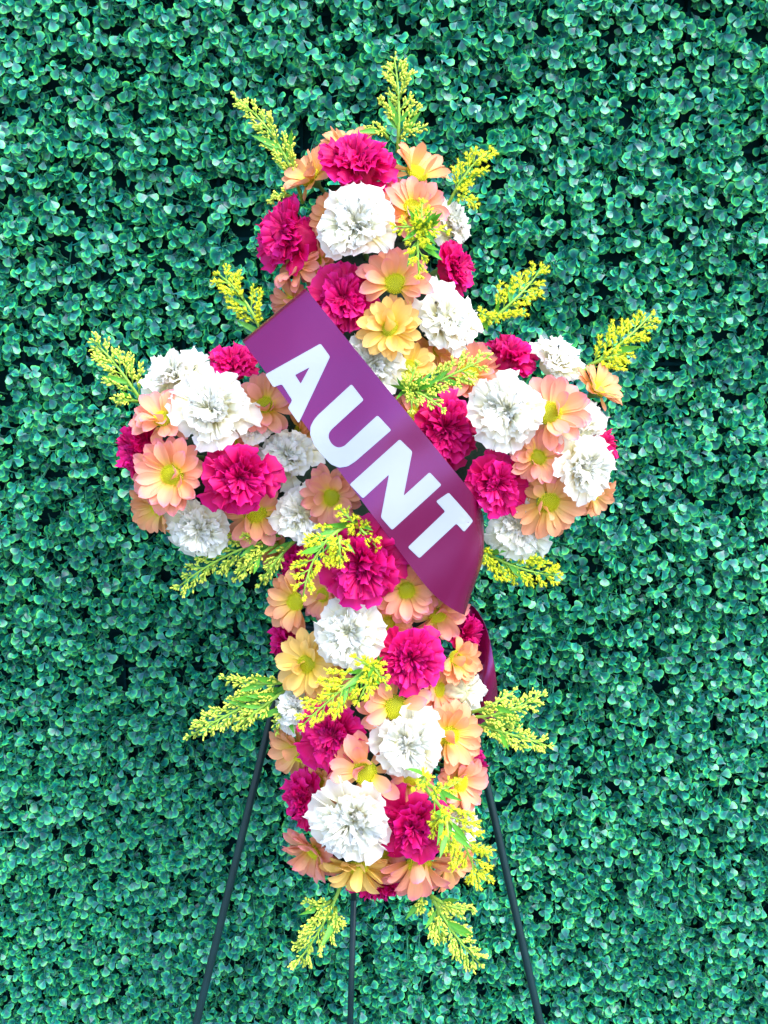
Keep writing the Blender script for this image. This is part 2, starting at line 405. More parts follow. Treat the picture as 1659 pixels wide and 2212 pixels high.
def heart_mesh(col):
    v = []; uv = []
    for i in range(10):
        a = math.pi / 2 * i / 9
        for j in range(28):
            th = 2 * math.pi * j / 27
            k = 1 + 0.13 * math.sin(7 * th + 5 * a) * math.sin(2 * a) + 0.08 * math.sin(13 * th - 9 * a)
            v.append((0.0165 * math.sin(a) * k * math.cos(th), 0.0165 * math.sin(a) * k * math.sin(th), 0.003 + 0.0175 * math.cos(a) * k)); uv.append((j / 9, 0.45 + 0.2 * math.sin(5 * a + 4 * th)))
    return mesh('heart', v, grid_faces(10, 28), MAT[col], uv=uv)
HEART = {c: heart_mesh(c) for c in ('pink', 'white')}
STEM_ME = mesh('calyx', sv_, sf_, MAT['stem'])

def lean(x, y):
    """how far and which way a flower at x, y of the domed cross turns outwards (unit 1 at the edge)"""
    if abs(x - 812) > 235 and 690 < y < 1240: ax_, ay_ = min(max(x, 345), 1255), 968
    else: ax_, ay_ = 812, min(max(y, 420), 1815)
    return (x - ax_) / 200.0, (ay_ - y) / 200.0
def facing(tx, ty):
    a = min(math.hypot(tx, ty), 1.25) * R(58); h = math.hypot(tx, ty) or 1
    return CX * (math.sin(a) * tx / h) + CY * (math.sin(a) * ty / h) + CW * math.cos(a)
def flower_place(x, y, dw, tilt):
    lx, ly = lean(x, y); e = min(math.hypot(lx, ly), 1.1)
    n = facing(*(tilt if tilt else (lx, ly)))
    return pos(x, y, -0.048 * e * e + dw), n

PLACED = []                       # flowers already standing, the most prominent first
def petal_points(me):
    co = np.empty(len(me.vertices) * 3, np.float32); me.vertices.foreach_get('co', co); co = co.reshape(-1, 3)
    far = co[np.argsort(np.hypot(co[:, 0], co[:, 1]))]
    return np.hstack([far[len(far) // 3::4], np.ones((len(far[len(far) // 3::4]), 1), np.float32)])
PP = {}
def clear_petal(rootm, build, me):
    """lower, shorten or leave out a petal that would push through a flower lying above it"""
    if me.name not in PP: PP[me.name] = petal_points(me)
    near = [p for p in PLACED if (p[1] - rootm.translation).length < p[2] + 0.045]
    for drop, sc in ((0, 1), (12, 1), (24, 0.95), (36, 0.85), (20, 0.72), (40, 0.66)):
        m = build(drop, sc)
        if not near: return m
        w = PP[me.name] @ np.array(rootm @ m).T
        ok = True
        for inv, c, r, kind in near:
            q = w @ inv.T; rr = np.hypot(q[:, 0], q[:, 1])
            if kind == 'mum':
                if np.any((rr < r * 0.96) & (q[:, 2] > rr * 0.10 - 0.0022) & (q[:, 2] < 0.030)): ok = False; break
            else:
                k = r / 0.034
                if np.any((rr < r * 0.90) & (q[:, 2] > 0.0085 * k) & (q[:, 2] < 0.045)): ok = False; break
        if ok: return m
    return None
def stand(rootm, r, kind):
    mm = rootm.copy(); k = mm.to_scale().x
    PLACED.append((np.array(frame_inv(mm)), mm.translation.copy(), r, kind))
def frame_inv(m):
    loc, rot, sc = m.decompose()
    return (Matrix.Translation(loc) @ rot.to_matrix().to_4x4()).inverted()

def carnation(x, y, diam, col, label, dw=0.0, tilt=None):
    c, n = flower_place(x, y, dw, tilt); s = diam * PXM / 0.0645
    rs = random.Random(int(x * 7 + y))
    root = thing('carnation', label, 'carnation', frame(c - n * 0.017 * s, n, rs.uniform(0, 6.28), s) @ Matrix.Diagonal((rs.uniform(0.94, 1.05), rs.uniform(0.94, 1.05), rs.uniform(0.92, 1.18), 1)), 'pink carnations in the cross' if col == 'pink' else 'white carnations in the cross')
    ms = carnation_meshes(col)
    for ri, rg in enumerate(RINGS):
        for k in range(rg[0]):
            th = 2 * math.pi * (k + 0.5 * (ri % 2)) / rg[0] + rs.uniform(-0.22, 0.22)
            me = rs.choice(ms[ri]); ry, rx, sc0 = R(rs.uniform(-11, 11)), R(rs.uniform(-10, 10)), rs.uniform(0.88, 1.12)
            def build(drop, sc): return Matrix.Rotation(th, 4, 'Z') @ Matrix.Rotation(ry + R(drop * 0.6), 4, 'Y') @ Matrix.Rotation(rx, 4, 'X') @ Matrix.Scale(sc0 * sc, 4)
            m = clear_petal(root.matrix_basis, build, me)
            if m is not None: link('petal', me, root, m)
    stand(root.matrix_basis, 0.034 * s, 'carnation')
    link('heart', HEART[col], root); link('calyx', STEM_ME, root)
    return root

def mum_petal(seed):
    rs = np.random.default_rng(seed); L = 0.0255 * rs.uniform(0.94, 1.06); Wd = 0.0063 * rs.uniform(0.92, 1.12); cup = rs.uniform(0.35, 0.9); arch = rs.uniform(-0.10, 0.16); tw = rs.uniform(-0.25, 0.25)
    T = [0, 0.14, 0.30, 0.48, 0.65, 0.80, 0.90, 0.965, 1.0]; v = []; uv = []
    for t in T:
        w = Wd * (0.34 + 0.66 * min(1, t / 0.6) ** 0.9)
        if t > 0.62: w *= math.sqrt(max(0.012, 1 - ((t - 0.62) / 0.385) ** 2))
        for s in np.linspace(-1, 1, 7):
            y = s * w; z = cup * 0.0052 * (s * s) * (w / Wd) ** 1.3 + L * arch * math.sin(t * 2.6) - 0.0007 * math.cos(s * 7.5) * (0.2 + t) * (w / Wd) + y * tw * t
            v.append((t * L * (1 - 0.03 * s * s), y, z)); uv.append(((s + 1) / 2, t))
    return v, grid_faces(9, 7), uv
MUMP = {}
def mum_meshes(col):
    if col not in MUMP: MUMP[col] = [mesh('petal', *mum_petal(50 + k)[:2], MAT[col], uv=mum_petal(50 + k)[2]) for k in range(6)]
    return MUMP[col]
def disc_mesh():
    rd = 0.0098; V = []; F = []; A = []
    n1, n2 = 9, 24
    for i in range(n1):
        r = rd * i / (n1 - 1)
        for j in range(n2):
            th = 2 * math.pi * j / n2; V.append((r * math.cos(th), r * math.sin(th), 0.0042 * (1 - (r / rd) ** 2.4) - 0.0002)); A.append(0.12)
    for i in range(n1 - 1):
        for j in range(n2): F.append((i * n2 + j, (i + 1) * n2 + j, (i + 1) * n2 + (j + 1) % n2, i * n2 + (j + 1) % n2))
    for k in range(210):
        r = rd * math.sqrt((k + 0.5) / 210); th = k * 2.39996; z = 0.0042 * (1 - (r / rd) ** 2.4); o = len(V); h = 0.0011 if r < rd * 0.72 else 0.0021; w = 0.00052
        for q in range(5):
            b = 2 * math.pi * q / 5; V.append((r * math.cos(th) + w * math.cos(b), r * math.sin(th) + w * math.sin(b), z - 0.0003)); A.append(0.2)
        for q in range(5):
            b = 2 * math.pi * q / 5; V.append((r * 1.03 * math.cos(th) + w * 0.7 * math.cos(b), r * 1.03 * math.sin(th) + w * 0.7 * math.sin(b), z + h * 0.8)); A.append(0.8 if r > rd * 0.7 else 0.62 + 0.3 * r / rd)
        V.append((r * 1.03 * math.cos(th), r * 1.03 * math.sin(th), z + h)); A.append(1.0)
        for q in range(5):
            q2 = (q + 1) % 5; F.append((o + q, o + q2, o + 5 + q2, o + 5 + q)); F.append((o + 5 + q, o + 5 + q2, o + 10))
    return mesh('disc', V, F, MAT['disc'], attr={'tip': A})
DISC_ME = disc_mesh()
DISC_SMALL = None
mv_, mf_ = tube([(0, 0, -0.045), (0, 0, -0.012), (0, 0, -0.006), (0, 0, -0.001)], [0.0018, 0.002, 0.006, 0.0105], 8)
RECEPT_ME = mesh('receptacle', mv_, mf_, MAT['stem'])
NAMES = {'peach': 'peach', 'apricot': 'apricot', 'yellow': 'yellow'}
def mum(x, y, diam, col, label, dw=0.0, tilt=None, cup=0.0, n=(16, 14)):
    c, nrm = flower_place(x, y, dw, tilt); s = diam * PXM / 0.0600
    rs = random.Random(int(x * 13 + y))
    root = thing('daisy_mum', label, 'chrysanthemum', frame(c, nrm, rs.uniform(0, 6.28), s), 'peach daisy mums in the cross')
    ms = mum_meshes(col)
    for ring, (cnt, el, r0, z0, sc) in enumerate(((n[0], 8 + cup, 0.0070, -0.0008, 1.0), (n[1], 31 + cup, 0.0066, 0.0006, 0.92))):
        for k in range(cnt):
            th = 2 * math.pi * (k + 0.5 * ring) / cnt + rs.uniform(-0.12, 0.12)
            e = el + rs.uniform(-12, 14); 
            if ring == 1 and rs.random() < 0.16: e += rs.uniform(25, 60)
            q = sc * rs.uniform(0.9, 1.08)
            me = rs.choice(ms); rx = R(rs.uniform(-14, 14))
            def build(drop, sc): return Matrix.Rotation(th, 4, 'Z') @ Matrix.Translation((r0, 0, z0)) @ Matrix.Rotation(-R(e - drop), 4, 'Y') @ Matrix.Rotation(rx, 4, 'X') @ Matrix.Scale(q * sc, 4)
            m = clear_petal(root.matrix_basis, build, me)
            if m is not None: link('petal', me, root, m)
    stand(root.matrix_basis, 0.030 * s, 'mum')
    link('disc', DISC_ME, root); link('receptacle', RECEPT_ME, root)
    return root

A_ARM, T_ARM = "arm beside the letter A", "arm beside the letter T"
#            x     y   diam  colour   label   [dw, tilt]
CARNATIONS = [
 (772, 352, 178, 'pink', 'magenta carnation at the very top of the cross, above a white one', 0.012, (0.0, 0.55)),
 (630, 508, 190, 'pink', 'magenta carnation on the cross head facing away from the topmost white one', 0.010, (-0.6, 0.25)),
 (771, 488, 172, 'white', 'large white carnation high on the cross head, below the topmost magenta one', 0.028, (-0.1, 0.15)),
 (742, 648, 158, 'pink', 'magenta carnation touching the ribbon edge above the letter A', 0.014, (-0.1, 0.1)),
 (984, 580, 130, 'pink', 'magenta carnation seen side on, above the big white one beside the ribbon', -0.004, (0.95, 0.15)),
 (978, 478, 120, 'white', 'white carnation half hidden behind peach petals on the cross head', -0.02, (0.95, 0.3)),
 (966, 690, 172, 'white', 'large cream white carnation next to the small yellow daisy', 0.018, (0.35, 0.15)),
 (808, 785, 150, 'white', 'cream white carnation tucked under the ribbon below the small yellow daisy', 0.0, (0.05, 0.0)),
 (1098, 772, 136, 'pink', 'magenta carnation facing upward on top of the arm, beside goldenrod and cream carnation', -0.004, (0.1, 0.75)),
 (1205, 778, 130, 'white', 'white carnation on top of the outer arm under a goldenrod sprig', -0.004, (0.3, 0.75)),
 (1093, 888, 172, 'white', 'upright white carnation between pink daisy and goldenrod in the middle of the arm', 0.022, (-0.1, 0.05)),
 (1266, 922, 122, 'white', 'smaller white carnation above a larger white one near the arm end', -0.004, (0.45, 0.35)),
 (1264, 1010, 158, 'white', 'larger lower white carnation of the two at the arm end, above apricot daisy', 0.008, (0.5, -0.15)),
 (1306, 950, 130, 'pink', 'magenta carnation peeking out at the arm end behind the white ones', -0.012, (1.1, 0.0)),
 (962, 928, 168, 'pink', 'deep magenta carnation against the ribbon edge below goldenrod', 0.006, (0.1, 0.05)),
 (1072, 1046, 148, 'pink', 'tightly ruffled magenta carnation beside the ribbon above the letter T', 0.012, (0.25, -0.15)),
 (1125, 1140, 150, 'white', 'white carnation facing downward beside the ribbon fold under the apricot daisy', 0.010, (0.1, -0.3)),
 (378, 812, 160, 'white', 'white carnation facing upward on top of the ' + A_ARM, -0.002, (-0.25, 0.65)),
 (458, 885, 168, 'white', 'large cream white carnation overlapping another white one on the ' + A_ARM, 0.022, (0.0, 0.15)),
 (502, 785, 118, 'pink', 'small magenta carnation touching the ribbon fold between white ones and goldenrod', -0.002, (0.05, 0.75)),
 (302, 978, 152, 'pink', 'magenta carnation at the outer end of the ' + A_ARM, -0.006, (-0.95, 0.05)),
 (521, 1030, 176, 'pink', 'large open magenta carnation on the lower half of the ' + A_ARM, 0.018, (0.0, -0.1)),
 (622, 985, 144, 'white', 'cream carnation against the ribbon edge between the letters A and U', 0.024, (-0.1, 0.3)),
 (548, 918, 90, 'white', 'small white carnation almost hidden beneath the daisy beside the ribbon', -0.006, (0.1, 0.0)),
 (434, 1140, 150, 'white', 'white carnation facing downward under the ' + A_ARM, 0.012, (-0.1, -0.3)),
 (652, 1108, 138, 'white', 'white carnation beside a peach daisy where the arm meets the lower stem', 0.014, (-0.1, 0.1)),
 (645, 1228, 118, 'pink', 'dark magenta carnation behind the goldenrod sprig under the arm', -0.008, (-0.7, 0.1)),
 (782, 1215, 186, 'pink', 'biggest magenta carnation, just below the ribbon under the letter N', 0.022, (-0.05, -0.15)),
 (752, 1368, 172, 'white', 'white carnation on the stem directly below the biggest magenta one', 0.018, (-0.1, -0.05)),
 (886, 1422, 152, 'pink', 'magenta carnation on the stem beside the upper goldenrod tuft', 0.018, (0.15, 0.0)),
 (618, 1388, 112, 'pink', 'small magenta carnation peeking out behind the yellow daisy of the stem', -0.014, (-1.0, 0.0)),
 (1008, 1370, 116, 'pink', 'magenta carnation seen edge on next to the hanging ribbon tail', -0.016, (1.1, 0.0)),
 (998, 1492, 124, 'white', 'cream carnation on the stem edge beside the hanging ribbon tail', -0.002, (0.75, 0.0)),
 (645, 1530, 116, 'white', 'white carnation on the stem edge behind the magenta one with goldenrod', 0.012, (-0.5, 0.1)),
 (722, 1590, 160, 'pink', 'bright magenta carnation under the drooping goldenrod tip on the stem', 0.012, (-0.2, -0.05)),
 (880, 1606, 162, 'white', 'white carnation between three daisies at the middle of the lower stem', 0.018, (0.1, -0.05)),
 (1018, 1662, 108, 'pink', 'small magenta carnation touching an easel leg on the stem edge', -0.014, (1.0, 0.0)),
 (657, 1725, 138, 'pink', 'magenta carnation on the stem edge above the lowest peach daisies', -0.006, (-0.75, -0.05)),
 (764, 1776, 184, 'white', 'lowest large white carnation near the foot of the cross', 0.020, (-0.1, -0.2)),
 (890, 1785, 160, 'pink', 'dark crimson carnation near the foot beside a goldenrod sprig', 0.014, (0.1, -0.15)),
 (996, 1780, 112, 'white', 'white carnation half hidden behind the goldenrod near the foot', -0.012, (0.9, -0.1)),
 (808, 1905, 132, 'pink', 'magenta carnation underneath the foot of the cross below the daisies', -0.024, (0.0, -1.05)),
]
MUMS = [
 (672, 385, 142, 'apricot', 'apricot daisy behind the topmost magenta carnation beside goldenrod', -0.012, (-0.75, 0.6)),
 (752, 318, 130, 'apricot', 'apricot daisy mostly hidden at the back of the cross top', -0.028, (0.0, 0.95)),
 (900, 375, 152, 'apricot', 'pale apricot daisy beside the topmost magenta carnation, without goldenrod in front', 0.0, (0.45, 0.65)),
 (892, 452, 152, 'peach', 'peach daisy with a goldenrod tuft over its centre', 0.006, (0.2, 0.35)),
 (853, 612, 152, 'peach', 'pink peach daisy with open yellow centre below the goldenrod tuft of the cross head', 0.012, (0.05, 0.25)),
 (842, 710, 134, 'yellow', 'small yellow daisy above the ribbon, the only all yellow one', 0.014, (0.0, 0.2)),
 (640, 575, 130, 'peach', 'orange pink cupped daisy below the magenta carnation of the cross head', 0.004, (-0.6, 0.35)),
 (632, 655, 116, 'peach', 'peach daisy peeping out over the upper ribbon fold', -0.012, (-0.7, -0.4)),
 (882, 795, 120, 'yellow', 'yellowish daisy with green centre half covered by goldenrod beside the ribbon', 0.0, (-0.05, 0.3)),
 (1014, 808, 150, 'peach', 'pink peach daisy behind the goldenrod tuft below the large cream carnation', 0.0, (0.0, 0.5)),
 (1186, 893, 164, 'peach', 'pink daisy with yellow centre beside the upright white carnation', 0.018, (0.0, 0.25)),
 (1290, 842, 124, 'apricot', 'apricot daisy on the arm corner above the white carnation pair', -0.006, (0.65, 0.65)),
 (1162, 988, 118, 'peach', 'small pink peach daisy wedged between white carnations and the ruffled magenta one', 0.006, (0.0, 0.0)),
 (1184, 1085, 158, 'apricot', 'apricot daisy with yellow centre spreading downward under the arm', 0.006, (0.15, -0.5)),
 (352, 905, 134, 'peach', 'peach daisy in profile between white carnations and the arm end', 0.006, (-0.1, 0.65)),
 (372, 1026, 160, 'peach', 'big peach daisy with full round yellow centre on the ' + A_ARM, 0.012, (-0.15, -0.05)),
 (342, 1098, 130, 'apricot', 'apricot daisy tucked underneath the big peach daisy', -0.012, (-0.55, -0.6)),
 (550, 1108, 160, 'peach', 'peach daisy with long drooping petals under the large open magenta carnation', -0.004, (0.05, -0.5)),
 (572, 876, 134, 'peach', 'peach daisy half covered by the ribbon beside the letter A', 0.002, (0.0, 0.15)),
 (716, 1074, 136, 'peach', 'coral peach daisy under the ribbon edge between the letters U and N', 0.004, (-0.15, -0.2)),
 (638, 1300, 140, 'apricot', 'apricot daisy on the stem edge below the arm goldenrod', -0.002, (-0.55, -0.1)),
 (878, 1275, 140, 'peach', 'peach daisy with green yellow centre just below the ribbon end', -0.001, (0.1, -0.2)),
 (946, 1330, 136, 'peach', 'peach daisy facing down beneath the ribbon fold', -0.008, (0.4, -0.6)),
 (664, 1434, 142, 'yellow', 'golden yellow daisy on the stem edge with open centre', 0.010, (-0.35, 0.0)),
 (984, 1424, 122, 'apricot', 'closed apricot daisy on the stem edge beside the magenta carnation', -0.004, (0.55, 0.0), 18),
 (712, 1485, 116, 'apricot', 'apricot daisy under goldenrod below the white carnation of the stem', -0.008, (0.0, 0.0)),
 (853, 1528, 162, 'peach', 'peach daisy with full yellow centre between goldenrod tuft and white carnation', 0.012, (0.05, 0.0)),
 (970, 1588, 150, 'apricot', 'apricot daisy with bright yellow heart on the stem edge', 0.004, (0.4, 0.05)),
 (645, 1622, 150, 'apricot', 'apricot daisy seen side on at the stem edge beside the bright magenta carnation', -0.010, (-0.75, -0.2)),
 (788, 1668, 160, 'peach', 'peach daisy with oval yellow centre above the lowest large white carnation', 0.013, (0.0, 0.05)),
 (992, 1692, 138, 'peach', 'pink peach daisy at the stem edge behind the long goldenrod', -0.004, (0.6, -0.1)),
 (678, 1838, 144, 'peach', 'coral daisy curling under the foot below the lowest white carnation', -0.010, (-0.65, -0.6)),
 (772, 1872, 148, 'yellow', 'golden daisy with petals hanging straight down at the foot of the cross', -0.006, (-0.05, -0.75)),
 (904, 1864, 172, 'peach', 'large pink peach daisy hanging at the foot below the dark crimson carnation', 0.008, (0.1, -0.7)),
 (972, 1866, 124, 'apricot', 'apricot daisy at the corner of the foot next to the goldenrod tip', -0.010, (0.65, -0.5)),
 (1282, 1068, 104, 'apricot', 'apricot petals of a daisy under the white carnation at the arm end', -0.016, (0.6, -0.6)),
]
DEEP = [(688, 566, 'peach', 'peach daisy sunk between the two magenta carnations of the cross head'),
 (943, 752, 'apricot', 'apricot daisy sunk behind the large cream white carnation and goldenrod tuft'),
 (892, 895, 'peach', 'peach daisy sunk under the goldenrod tuft at the ribbon edge by the U'),
 (1030, 978, 'peach', 'peach daisy sunk between the two magenta carnations beside the ribbon'),
 (500, 962, 'peach', 'peach daisy sunk between the large cream carnation and the open magenta one'),
 (642, 935, 'apricot', 'apricot daisy sunk at the ribbon edge below the letter A'),
 (596, 1180, 'apricot', 'apricot daisy sunk above the goldenrod hanging under the arm'),
 (700, 1285, 'peach', 'peach daisy sunk between the biggest magenta carnation and the apricot edge daisy'),
 (838, 1346, 'apricot', 'apricot daisy sunk between the biggest magenta carnation and the next one down'),
 (948, 1490, 'peach', 'peach daisy sunk beside the cream carnation near the ribbon tail'),
 (692, 1690, 'apricot', 'apricot daisy sunk above the lowest white carnation by the magenta edge one'),
 (884, 1686, 'peach', 'peach daisy sunk where the long trailing goldenrod begins'),
 (828, 1842, 'peach', 'peach daisy sunk between the lowest white and the dark crimson carnation'),
 (720, 470, 'apricot', 'apricot daisy sunk behind the topmost white carnation')]
for x_, y_, c_, l_ in DEEP: MUMS.append((x_, y_, 112, c_, l_, -0.018))
def prominence(a):
    dw = a[5] if len(a) > 5 else 0.0
    lx, ly = lean(a[0], a[1]); e = min(math.hypot(lx, ly), 1.1)
    return -0.048 * e * e + dw
for a, fn in sorted([(a, carnation) for a in CARNATIONS] + [(a, mum) for a in MUMS], key=lambda t: -prominence(t[0])): fn(*a)

# ---------------------------------------------------------------- goldenrod
def bud_template(open_):
    V = []; F = []; A = []
    rr = [(0.0, 0.30), (0.35, 0.95), (0.75, 0.9), (1.0, 0.35)]
    for z, r in rr:
        for k in range(5):
            th = 2 * math.pi * k / 5; V.append((r * 0.5 * math.cos(th) * 0.9, r * 0.5 * math.sin(th) * 0.9, z * 1.7)); A.append(z)
    for i in range(3):
        for k in range(5): F.append((i * 5 + k, i * 5 + (k + 1) % 5, (i + 1) * 5 + (k + 1) % 5)); F.append((i * 5 + k, (i + 1) * 5 + (k + 1) % 5, (i + 1) * 5 + k))
    o = 15
    for k in (1, 2, 3): F.append((o, o + k, o + k + 1) if k < 4 else (o, o + 4, o))
    if open_:
        for k in range(6):
            th = 2 * math.pi * k / 6 + 0.3; c, s = math.cos(th), math.sin(th); o = len(V)
            V += [(0.3 * c - 0.16 * s, 0.3 * s + 0.16 * c, 1.35), (0.3 * c + 0.16 * s, 0.3 * s - 0.16 * c, 1.35), (1.0 * c, 1.0 * s, 1.9 + 0.2 * (k % 2))]; A += [0.7, 0.7, 1.0]
            F.append((o, o + 1, o + 2))
    return np.array(V), np.array(F), np.array(A)
BUD = {False: bud_template(False), True: bud_template(True)}
def buds_mesh(points, dirs_, sizes, open_):
    bv, bf, ba = BUD[open_]; V = []; F = []; A = []; off = 0
    for p, d, s in zip(points, dirs_, sizes):
        q = np.array(Vector((0, 0, 1)).rotation_difference(Vector(d).normalized()).to_matrix())
        V.append((bv * s) @ q.T + np.array(p)); F.append(bf + off); A.append(ba); off += len(bv)
    return mesh('bud_cluster', np.concatenate(V), np.concatenate(F), MAT['bloom' if open_ else 'bud'], attr={'tip': np.concatenate(A)})
def lance_leaf(L, Wd, bend):
    v = []; T = [0, 0.15, 0.35, 0.55, 0.75, 0.9, 1.0]; ww = [0.12, 0.6, 1, 0.95, 0.62, 0.28, 0.02]
    for t, w in zip(T, ww):
        for s in (-1, 0, 1): v.append((t * L, s * w * Wd, L * bend * t * t + abs(s) * w * Wd * 0.35))
    return mesh('leaf', v, grid_faces(7, 3), MAT['sprig_leaf'])
LANCE = [lance_leaf(1.0, 0.10, b) for b in (-0.25, 0.05, 0.3)]

def goldenrod(label, axes, open_=False, leaves=2, size=1.0, leafy_tip=False):
    """axes: list of (x0, y0, w0, x1, y1, w1, bend, spread) - the first is the main stem"""
    rs = random.Random(int(axes[0][0] * 3 + axes[0][1] * 5))
    org = pos(*axes[0][:3])
    root = thing('goldenrod_sprig', label, 'goldenrod', Matrix.Translation(org), 'goldenrod sprigs in the cross')
    for ai, (x0, y0, w0, x1, y1, w1, bend, spread) in enumerate(axes):
        a = pos(x0, y0, w0) - org; b = pos(x1, y1, w1) - org
        T = (b - a); Ln = T.length; T.normalize(); S = T.cross(CW).normalized(); U = S.cross(T).normalized()
        def at(t): return a.lerp(b, t) + S * (bend * Ln * 4 * t * (1 - t)) + U * (0.012 * math.sin(math.pi * t))
        pts = [at(t) for t in np.linspace(0, 1, 9)]
        link('stem', mesh('stem', *tube(pts, [(0.0021 - 0.0014 * t) * size for t in np.linspace(0, 1, 9)], 6), MAT['sprig']), root)
        nb = max(7, int(Ln / 0.0062)); nb = min(nb, 17)
        for k in range(nb):
            f = 0.14 + 0.82 * (k + 0.5) / nb if k < nb - 1 else 0.965
            p = at(f); tdir = (at(min(1, f + 0.05)) - at(f - 0.05)).normalized()
            az = (k % 2) * math.pi + rs.uniform(-0.8, 0.8) + (0.55 if k % 3 == 0 else 0)
            sd_ = S * math.cos(az) + U * math.sin(az) * 0.9
            if k == nb - 1: d0 = tdir; bl = Ln * 0.05
            else: d0 = (tdir * 0.80 + sd_ * 0.62 * spread).normalized(); bl = (Ln * (0.30 * (1 - f) ** 0.8 + 0.045) + 0.003) * rs.uniform(0.75, 1.2) * min(1, spread + 0.2)
            bl = min(bl, 0.034)
            d1 = (d0 + sd_ * 0.25 + tdir * 0.10).normalized()
            q = [p, p + d0 * bl * 0.5, p + d0 * bl * 0.5 + d1 * bl * 0.5]
            lst = [tube(q, [0.0007 * size, 0.0006 * size, 0.0004 * size], 4)]
            m = max(8, int(bl / 0.00085)); bp = []; bd = []; bs = []
            for j in range(m):
                u = 0.22 + 0.78 * (j + rs.random()) / m
                c = q[0].lerp(q[1], u * 2) if u < 0.5 else q[1].lerp(q[2], u * 2 - 1)
                rad = Vector((rs.gauss(0, 1), rs.gauss(0, 1), rs.gauss(0, 1))); rad -= rad.dot(d0) * d0; rad.normalize()
                dd = (d1 * 1.0 + rad * rs.uniform(0.35, 1.0)).normalized()
                ped = rs.uniform(0.0010, 0.0036) * size
                e = c + dd * ped
                lst.append(tube([c, e], [0.0003, 0.0003], 3, False))
                bp.append(e); bd.append(dd); bs.append(rs.uniform(0.0017, 0.0026) * size * (1.0 if not open_ else 0.92))
            v, fc = merge(lst)
            br = link('branch', mesh('branch', v, fc, MAT['sprig']), root)
            link('bud_cluster', buds_mesh(bp, bd, bs, open_), br)
        for k in range(leaves if ai == 0 else leaves // 2):
            f = rs.uniform(0.04, 0.5); p = at(f); az = rs.choice((-1, 1)) * rs.uniform(0.2, 0.9)
            d = (T * 0.8 + S * az + U * rs.uniform(0, 0.6)).normalized()
            y = U.cross(d).normalized(); z = d.cross(y)
            mm = Matrix((d, y, z)).transposed().to_4x4() @ Matrix.Scale(rs.uniform(0.018, 0.032) * size, 4); mm.translation = p
            link('leaf', rs.choice(LANCE), root, mm)
    return root

goldenrod('goldenrod sprig standing upright at the very top of the cross', [(858, 330, -0.045, 852, 128, -0.04, 0.03, 0.9), (860, 305, -0.045, 912, 275, -0.035, 0.0, 0.6), (838, 300, -0.045, 795, 280, -0.04, 0, 0.5)], False, 3)
goldenrod('long thin goldenrod sprig leaning outward beside the apricot daisy of the cross top', [(655, 440, -0.06, 505, 208, -0.055, 0.08, 0.55), (632, 425, -0.05, 585, 435, -0.05, 0, 0.5)], False, 4)
goldenrod('yellow goldenrod sprig rising behind the half hidden white carnation of the head', [(965, 450, -0.05, 1058, 325, -0.05, -0.05, 0.9), (990, 430, -0.045, 1025, 440, -0.04, 0, 0.8)], True, 1)
goldenrod('bright goldenrod tuft in front of the cross head over a peach daisy', [(908, 505, 0.022, 912, 440, 0.042, 0.0, 1.0), (905, 505, 0.022, 855, 490, 0.04, 0.0, 0.9), (908, 510, 0.022, 905, 592, 0.04, 0.05, 0.9), (908, 505, 0.022, 962, 500, 0.04, 0, 0.9)], True, 8)
goldenrod('yellow goldenrod sprig sticking out just above the ribbon fold', [(575, 745, -0.045, 472, 592, -0.045, 0.08, 0.95)], True, 2)
goldenrod('yellow goldenrod sprig rising beside the large cream white carnation', [(1030, 715, -0.045, 1168, 582, -0.045, 0.05, 0.95), (1045, 690, -0.04, 1070, 690, -0.03, 0, 0.8)], True, 2)
goldenrod('yellow goldenrod sprig rising from the arm top by the white carnation', [(1240, 815, -0.05, 1408, 678, -0.05, 0.03, 0.95), (1270, 790, -0.045, 1350, 762, -0.04, 0, 0.7)], True, 1)
goldenrod('pale goldenrod sprig rising from the white carnations of the ' + A_ARM, [(318, 890, -0.055, 202, 738, -0.05, 0.06, 0.8), (300, 868, -0.05, 248, 866, -0.045, 0, 0.6)], False, 2)
goldenrod('goldenrod tuft in the middle of the cross beside the ribbon', [(880, 850, 0.018, 1052, 772, 0.045, 0.03, 0.9), (885, 850, 0.018, 890, 884, 0.045, 0, 0.6), (880, 850, 0.018, 955, 882, 0.048, -0.06, 0.8), (880, 845, 0.018, 900, 790, 0.045, 0, 0.9)], False, 8)
goldenrod('drooping goldenrod sprig hanging from the underside of the ' + A_ARM, [(640, 1150, -0.045, 385, 1268, -0.045, 0.06, 0.75), (600, 1175, -0.04, 508, 1250, -0.04, 0.05, 0.5), (640, 1165, -0.04, 562, 1262, -0.04, 0.03, 0.5)], False, 3)
goldenrod('bright goldenrod sprig curving down from under the ribbon over the biggest magenta carnation', [(765, 1128, 0.014, 655, 1285, 0.045, 0.13, 1.0), (765, 1128, 0.014, 735, 1100, 0.03, 0.0, 0.8), (735, 1160, 0.035, 735, 1215, 0.05, 0, 0.9)], True, 5)
goldenrod('little goldenrod tuft in the ribbon shade beside the biggest magenta carnation', [(770, 1130, 0.008, 812, 1180, 0.034, 0, 0.8)], True, 1)
goldenrod('yellow goldenrod sprig reaching out below the arm by the ribbon fold', [(1020, 1175, -0.05, 1206, 1243, -0.05, 0.07, 0.95), (1045, 1190, -0.045, 1060, 1222, -0.035, 0, 0.7)], True, 2)
goldenrod('goldenrod tuft drooping across the stem below the middle white carnation', [(808, 1432, 0.018, 655, 1565, 0.045, 0.03, 0.9), (806, 1432, 0.018, 835, 1480, 0.045, 0.0, 0.8), (806, 1436, 0.018, 770, 1420, 0.045, 0, 0.7), (800, 1450, 0.02, 775, 1515, 0.045, 0, 0.8)], True, 6)
